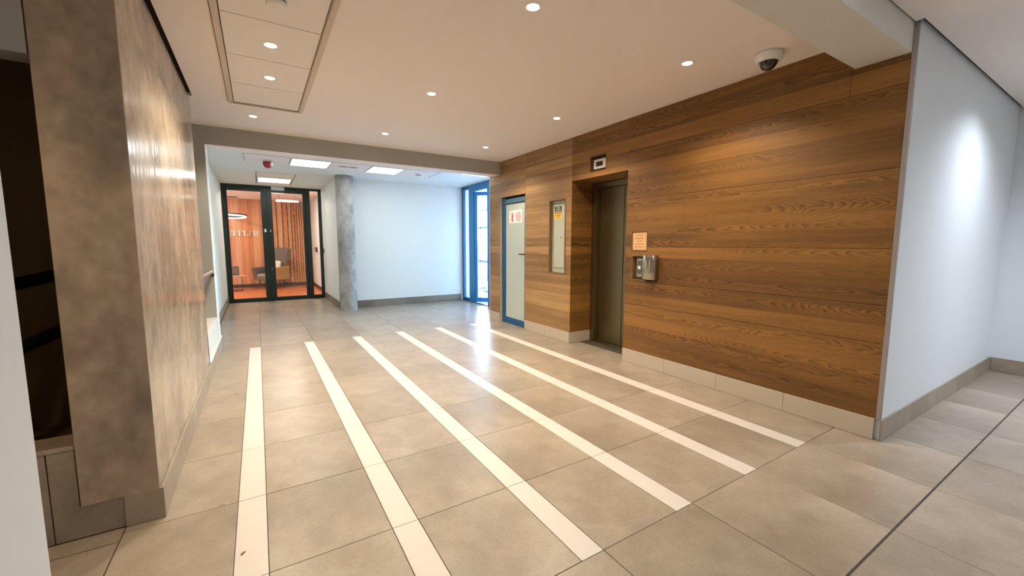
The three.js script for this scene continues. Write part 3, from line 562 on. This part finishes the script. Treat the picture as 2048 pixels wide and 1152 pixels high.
// ------------------------------------------------------------------ office behind the glazed doors
part('office_floor', bx(-2.2, 1.7, -0.1, 0, 11.46, 15.6), M.cherryFloor, struct('floor_office'));
part('ceiling_slab', bx(-2.2, 1.7, 2.755, 2.9, 11.46, 15.6), M.ceiling, struct('ceiling_office'));
part('plaster', bx(-2.35, -2.2, 0, 2.9, 11.38, 15.6), M.white, struct('wall_office_left'));
const offR = struct('wall_office_right'); part('plaster', bx(1.55, 1.7, 0, 2.755, 11.5, 15.36), M.white, offR); part('skirting', bx(1.535, 1.55, 0, 0.1, 11.5, 15.36), M.legWood, offR);
part('plaster', bx(-2.2, -0.632, 0, 2.9, 11.38, 11.46), M.white, struct('wall_office_front'));
const offB = struct('wall_office_back'); part('wall_core', bx(-2.2, 1.7, 0, 2.9, 15.4, 15.6), M.dark, offB); part('moss_backing', bx(0.5, 1.5, 0.1, 2.755, 15.385, 15.4), M.moss, offB);
part('skirting', rbx(-2.2, 1.55, 0, 0.105, 15.33, 15.4, 0.004), M.legWood, offB);
const tones = ['#ffffff', '#f2dccb', '#ffe9d8', '#e9cdb8', '#fff3ea'].map((c) => { const m = M.cherry.clone(); m.color = hex(c); return m; });
for (let i = 0; i < 25; i++) { const w = 0.11, a = -2.2 + i * w; if (a > 0.5) break; part('wall_board', rbx(a + 0.0004, Math.min(a + w, 0.52) - 0.0004, 0.1, 2.755, 15.36 + rnd() * 0.003, 15.4, 0.002, 1), tones[i % 5], offB); }
{
  const gaps = [[0.575, 0.036], [0.745, 0.03], [0.885, 0.028], [1.0, 0.024], [1.08, 0.022], [1.155, 0.022], [1.22, 0.02], [1.285, 0.02], [1.345, 0.02], [1.40, 0.018]];
  let x = 0.52; for (const [c, w] of gaps) { part('wall_slat', rbx(x + 0.001, c - w / 2, 0.1, 2.755, 15.35, 15.385, 0.002, 1), tones[Math.floor(rnd() * 5)], offB); x = c + w / 2; } part('wall_slat', rbx(x, 1.55, 0.1, 2.755, 15.35, 15.385, 0.002, 1), tones[0], offB);
}
{ // raised letters
  const font = await new FontLoader().loadAsync('fonts/droid/droid_serif_bold.typeface.json');
  const t = thing('wall_lettering', 'row of raised white serif letters on the orange board wall', 'sign', [-0.31, 1.6, 15.35]);
  const W = 'EFFLER', step = 0.138; for (let i = 0; i < W.length; i++) { const g = new TextGeometry(W[i], { font, size: 0.165, depth: 0.02, curveSegments: 4, bevelEnabled: false }); g.computeBoundingBox(); const c = (g.boundingBox.min.x + g.boundingBox.max.x) / 2; g.translate(-c, 0, 0); g.translate(-0.70 + i * step, 1.615, -15.352); part('letter', g, i === 4 ? M.tanPale : M.whiteGloss, t); }
}
{ // oval ring pendant
  const t = thing('ring_pendant', 'glowing white oval ring pendant lamp hanging before the orange wall', 'pendant lamp', [-0.72, 2.15, 14.4]);
  const ring = (r, h) => { const s = new THREE.Shape(); s.absarc(0, 0, 0.5, 0, 7); const p = new THREE.TorusGeometry(0.47, r, 12, 60); p.scale(1, 1.9, h); p.rotateX(Math.PI / 2); p.translate(-0.70, 2.15, -14.4); return p; };
  part('glow_ring', ring(0.016, 1.2), M.ringGlow, t); const band = new THREE.CylinderGeometry(0.498, 0.498, 0.03, 60, 1, true); band.scale(1, 1, 1.87); band.translate(-0.70, 2.185, -14.4); const band2 = new THREE.CylinderGeometry(0.455, 0.455, 0.03, 60, 1, true); band2.scale(1, 1, 1.93); band2.translate(-0.70, 2.185, -14.4);
  part('ring_housing', [band, band2], M.blackMetal, t); for (const a of [0.5, 2.6, 4.7]) part('cable', rod([-0.7 + 0.48 * Math.cos(a), 2.2, 14.4 + 0.9 * Math.sin(a)], [-0.7 + 0.48 * Math.cos(a), 2.755, 14.4 + 0.9 * Math.sin(a)], 0.002), M.blackMetal, t);
}
{
  const t = thing('linear_lamp', 'slim glowing white bar lamp above the slatted wall', 'lamp', [0.805, 2.56, 13.5]);
  part('bar_housing', rbx(0.52, 1.09, 2.593, 2.62, 13.45, 13.55, 0.003), M.whiteGloss, t); part('bar_diffuser', rbx(0.525, 1.085, 2.565, 2.595, 13.455, 13.545, 0.004), M.ringGlow, t);
  for (const x of [0.6, 1.0]) part('hanger', rod([x, 2.62, 13.5], [x, 2.755, 13.5], 0.003), M.blackMetal, t);
  areaLight('bar_light', 0.805, 2.56, 13.5, 0.5, 0.08, WARM, 12);
}
{ const t = thing('ceiling_vent', 'dark slot vent in the office ceiling seen through the left glass leaf', 'vent', [-0.5, 2.755, 14.9]); part('vent_frame', bx(-0.68, -0.42, 2.745, 2.755, 14.75, 14.95), M.bronze, t); for (let i = 0; i < 3; i++) part('slat', bx(-0.67, -0.43, 2.738, 2.746, 14.78 + i * 0.055, 14.80 + i * 0.055), M.blackMetal, t); }
ledPanel('ceiling light of the office just behind the door head', -0.1, 0.9, 12.0, 12.6, 2.755, L_OFFICE, new THREE.Color(1, 0.88, 0.72)); ledPanel('ceiling light of the office beside the oval pendant', -1.7, -1.1, 13.6, 14.2, 2.755, L_OFFICE, new THREE.Color(1, 0.88, 0.72));
{ const t = thing('wall_phone', 'small brown device on the white office wall seen through the narrow side pane', 'wall device', [1.55, 1.12, 13.9]); part('device_body', rbx(1.50, 1.55, 1.13, 1.27, 13.6, 13.95, 0.01), M.legWood, t); part('device_plate', rbx(1.535, 1.55, 1.14, 1.27, 13.2, 13.55, 0.005), M.whiteGloss, t); }
// armchair
{
  const t = thing('armchair', 'grey brown high back armchair with splayed wooden legs behind the glass doors', 'armchair', [0.34, 0, 14.72]); t.rotation.y = -0.72;
  const sh = (pts, depth, bevel = 0.02) => { const s = new THREE.Shape(); pts.forEach(([a, b], i) => (i ? s.lineTo(a, b) : s.moveTo(a, b))); s.closePath(); const g = new THREE.ExtrudeGeometry(s, { depth, bevelEnabled: true, bevelSize: bevel, bevelThickness: bevel, bevelSegments: 3 }); g.translate(0, 0, -depth / 2); return g; };
  const rb = (w, h, d, r, x, y, z) => { const g = new RoundedBoxGeometry(w, h, d, 3, r); g.translate(x, y, z); return g; };
  local('seat_cushion', rb(0.5, 0.13, 0.56, 0.05, 0, 0.395, 0.06), M.fabricLight, t); local('seat_base', rb(0.58, 0.08, 0.62, 0.03, 0, 0.30, 0.04), M.fabric, t);
  const back = new RoundedBoxGeometry(0.68, 0.9, 0.09, 5, 0.045); { const p = back.attributes.position; for (let i = 0; i < p.count; i++) { const x = p.getX(i), y = p.getY(i); p.setZ(i, p.getZ(i) + 0.35 * x * x + 0.03 * y * y); p.setX(i, x * (1 + 0.10 * (y + 0.45))); } back.computeVertexNormals(); } back.rotateX(-0.14); back.translate(0, 0.80, -0.27);
  local('backrest', back, M.fabric, t);
  for (const s of [-1, 1]) {
    const arm = sh([[-0.30, 0.28], [0.30, 0.30], [0.36, 0.63], [-0.34, 0.66]], 0.04); arm.rotateY(-Math.PI / 2); arm.translate(s * 0.325, 0, 0); local('armrest', arm, s > 0 ? M.tan : M.fabric, t);  // tan arm: its lit outer face is put into the colour
    const wing = sh([[-0.38, 0.84], [-0.24, 0.88], [-0.2, 1.06], [-0.25, 1.16], [-0.40, 1.2]], 0.03); wing.rotateY(-Math.PI / 2); wing.translate(s * 0.355, 0, 0); local('wing', wing, M.fabric, t);
    for (const q of [-1, 1]) { const leg = new THREE.CylinderGeometry(0.022, 0.012, 0.3, 12); leg.rotateZ(s * 0.2); leg.rotateX(-q * 0.2); leg.translate(s * 0.24, 0.14, q * 0.24 + 0.02); local('leg', leg, M.legWood, t); }
  }
  const c = thing('cushion', 'pale patterned cushion leaning in the grey brown armchair', 'cushion', [0.42, 0.68, 14.73]); c.rotation.y = -0.72;
  const g = new THREE.SphereGeometry(0.5, 28, 20); { const p = g.attributes.position; for (let i = 0; i < p.count; i++) { const x = p.getX(i) * 2, y = p.getY(i) * 2, z = p.getZ(i) * 2, f = (v) => Math.sign(v) * Math.pow(Math.abs(v), 0.45); p.setXYZ(i, f(x) * 0.17, f(y) * 0.15, z * 0.055); } g.computeVertexNormals(); } g.rotateX(-0.25); g.translate(0.05, 0.02, 0);
  local('cushion_cover', g, M.cushion, c); const pipe = new THREE.TorusGeometry(0.15, 0.004, 6, 32); { const p = pipe.attributes.position; for (let i = 0; i < p.count; i++) { const x = p.getX(i), y = p.getY(i), f = (v) => Math.sign(v) * Math.pow(Math.abs(v) / 0.155, 0.45); p.setX(i, f(x) * 0.17); p.setY(i, f(y) * 0.15); } } pipe.rotateX(-0.25); pipe.translate(0.05, 0.02, 0); local('piping', pipe, M.fabricLight, c);
}
{
  const t = thing('side_table', 'round wooden side table on thin black legs beside the armchair', 'side table', [-0.60, 0, 14.3]);
  local('table_top', lathe([[0, 0.425], [0.29, 0.425], [0.31, 0.432], [0.31, 0.44], [0.305, 0.444], [0, 0.444]], 0, 0, 0, 48), M.cherry, t);
  const tl = [[-0.17, 0.12], [0.17, 0.12], [-0.17, -0.12], [0.17, -0.12]]; for (const [x, z] of tl) local('leg', new THREE.BoxGeometry(0.012, 0.425, 0.012).translate(x, 0.2125, z), M.blackMetal, t);
  for (const z of [0.12, -0.12]) local('foot_bar', new THREE.BoxGeometry(0.34, 0.012, 0.012).translate(0, 0.006, z), M.blackMetal, t);
  const l = thing('laptop', 'open dark laptop standing on the round side table', 'laptop', [-0.655, 0.444, 14.3]);
  const kb = local('keyboard_base', new RoundedBoxGeometry(0.32, 0.016, 0.22, 2, 0.006).translate(0.02, 0.009, 0.03), M.grey, l); local('keyboard', new THREE.BoxGeometry(0.27, 0.002, 0.11).translate(0.02, 0.018, 0.0), M.blackMetal, kb);
  const s = new RoundedBoxGeometry(0.32, 0.25, 0.012, 2, 0.005); s.rotateX(-0.2); s.translate(0.0, 0.145, -0.105); const lid = local('screen_lid', s, std({ color: hex('#3a3029'), roughness: 0.4 }), l);
  const sc = new THREE.PlaneGeometry(0.28, 0.2); sc.rotateX(-0.2); sc.translate(0, 0.146, -0.097); local('screen', sc, std({ color: hex('#6b5138'), roughness: 0.3 }), lid);
}

// ------------------------------------------------------------------ glazed door on the right and the bright office beyond
const door4 = struct('door_4'), GX = 4.25;
const g4 = (name, d0, d1, y0, y1, m = M.flareBlueFrame, x0 = GX, x1 = GX + 0.06) => part(name, rbx(x0, x1, y0, y1, d0, d1, 0.004), m, door4);
g4('frame_post', 9.09, 9.17, 0, 2.72, M.flareBlueFrameDark); g4('frame_post', 8.55, 8.79, 0, 2.72); g4('frame_post', 7.80, 7.89, 0, 2.72); g4('frame_post', 6.6, 6.7, 0, 2.72);
g4('frame_head', 6.7, 7.80, 2.6, 2.72); g4('frame_head', 7.89, 8.55, 2.56, 2.72); g4('frame_head', 8.79, 9.09, 2.64, 2.72, M.flareBlueFrameDark); g4('frame_sill', 6.7, 7.80, 0, 0.1); g4('frame_sill', 7.89, 8.55, 0, 0.02); g4('frame_sill', 8.79, 9.09, 0, 0.08, M.flareBlueFrameDark);
part('glass_pane', bx(GX + 0.026, GX + 0.032, 0.08, 2.64, 8.78, 9.10), M.glass, door4); part('glass_pane', bx(GX + 0.026, GX + 0.032, 0.1, 2.6, 6.69, 7.81), M.glass, door4);
{ // leaf, standing open into the office
  const L = 0.66, ang = 0.85, piv = new THREE.Vector3(GX + 0.03, 0, -8.55), tr = (g) => { g.rotateY(ang); g.translate(piv.x, piv.y, piv.z); return g; };
  // local: x = 0 at hinge, leaf runs along +z towards the near side when closed
  const lb = (z0, z1, y0, y1, t = 0.045) => tr(worldUV(new RoundedBoxGeometry(t, y1 - y0, z1 - z0, 2, 0.004).translate(0, (y0 + y1) / 2, (z0 + z1) / 2)));
  part('leaf_stile', lb(0.0, 0.07, 0.02, 2.55), M.flareBlueFrame, door4); part('leaf_stile', lb(L - 0.08, L, 0.02, 2.55), M.flareBlueFrame, door4); part('leaf_rail', lb(0.07, L - 0.08, 0.02, 0.13), M.flareBlueFrame, door4); part('leaf_rail', lb(0.07, L - 0.08, 2.47, 2.55), M.flareBlueFrame, door4);
  part('glass_pane', lb(0.065, L - 0.075, 0.125, 2.475, 0.006), M.glass, door4);
  const hb = (y) => tr(new THREE.CylinderGeometry(0.008, 0.008, 0.07, 10).rotateZ(Math.PI / 2).translate(-0.04, y, L - 0.04));
  part('pull_handle', [tr(new THREE.CylinderGeometry(0.013, 0.013, 0.5, 14).translate(-0.075, 1.15, L - 0.04)), hb(0.98), hb(1.32)], M.blackMetal, door4);
}
part('office_floor', bx(4.31, 7.6, -0.1, 0, 5.5, 16.2), std({ color: hex('#d9dcdc'), roughness: 0.4 }), struct('floor_side_office'));
part('sill_floor', bx(4.2, 4.32, -0.1, -0.001, 6.5, 9.3), M.stone, struct('floor_threshold'));
part('ceiling_slab', bx(4.31, 7.6, CEILB, 2.9, 5.5, 16.2), M.ceiling, struct('ceiling_side_office'));
{ const w = struct('wall_side_office'); part('plaster', bx(4.31, 7.6, 0, 2.9, 5.4, 5.5), M.white, w); part('plaster', bx(4.31, 4.52, 0, 2.72, 9.2, 9.32), M.white, w); part('plaster', bx(4.31, 4.45, 0, 2.72, 9.32, 16.2), M.white, w); part('plaster', bx(4.31, 7.6, 0, 2.9, 16.2, 16.3), M.white, w); part('roof_deck', bx(4.2, 7.8, 2.9, 3.05, 5.3, 16.4), M.white, w); }
{ // window wall
  const w = struct('window_1'), x = 7.45; part('sill_wall', bx(x, x + 0.12, 0, 0.06, 5.5, 16.2), M.white, w); part('lintel', bx(x, x + 0.12, 2.62, 2.72, 5.5, 16.2), M.white, w);
  for (let d = 5.5; d <= 16.2; d += 1.78) part('mullion', rbx(x + 0.02, x + 0.08, 0.06, 2.62, d, d + 0.06, 0.003), M.paleGrey, w);
  for (const [a, b] of [[1.98, 2.05], [0.66, 0.76]]) part('transom', rbx(x + 0.02, x + 0.08, a, b, 5.5, 16.2, 0.003), M.grey, w);
  part('glass_pane', bx(x + 0.045, x + 0.051, 0.06, 2.62, 5.5, 16.2), M.glass, w);
}
{ // swivel chair
  const t = thing('office_chair', 'pale office swivel chair on a five star castor base beyond the open glass door', 'office chair', [5.3, 0, 10.45]);
  local('seat', new RoundedBoxGeometry(0.46, 0.07, 0.46, 4, 0.03).translate(0, 0.47, 0), M.paleGrey, t);
  const back = new THREE.TorusGeometry(0.2, 0.025, 10, 36); back.scale(1, 0.85, 1); back.rotateY(0.5); back.translate(0, 0.76, -0.2); local('back_frame', back, M.grey, t);
  const bk = new RoundedBoxGeometry(0.05, 0.16, 0.03, 2, 0.01); bk.translate(0, 0.55, -0.24); local('back_bracket', bk, M.grey, t);
  local('gas_stem', new THREE.CylinderGeometry(0.025, 0.03, 0.34, 14).translate(0, 0.27, 0), M.grey, t);
  for (let i = 0; i < 5; i++) { const a = i * 1.2566 + 0.3, g = new THREE.CylinderGeometry(0.014, 0.022, 0.3, 8); g.rotateZ(Math.PI / 2 + 0.2); g.translate(0.15, 0.11, 0); g.rotateY(a); local('base_arm', g, M.grey, t); const c = new THREE.CylinderGeometry(0.03, 0.03, 0.04, 16); c.rotateX(Math.PI / 2); c.translate(0.29, 0.031, 0); c.rotateY(a); local('castor', c, std({ color: hex('#2f6f8c'), roughness: 0.5 }), t); }
}
part('ground_plane', bx(7.6, 60, -0.3, -0.15, -30, 60), std({ color: hex('#c9c5bb'), roughness: 0.9 }), struct('ground'));

// ------------------------------------------------------------------ handrail by the stair opening
{
  const t = thing('handrail', 'short round steel handrail ending above the low white parapet', 'handrail', [-0.5, 1.02, 5.65]);
  part('rail_tube', [rod([-0.5, 1.015, 4.6], [-0.49, 1.015, 6.14], 0.025, 0.025, 20), new THREE.SphereGeometry(0.025, 18, 12).translate(-0.49, 1.015, -6.14)], M.steel, t);
  part('bracket', [rod([-0.49, 1.0, 6.06], [-0.49, 0.98, 6.2], 0.008), lathe([[0, 0], [0.022, 0], [0.022, 0.006], [0, 0.006]], 0, 0, 0, 20).rotateX(Math.PI / 2).translate(-0.49, 0.98, -6.2)], M.blackMetal, t);
}
renderer.render(scene, camera);
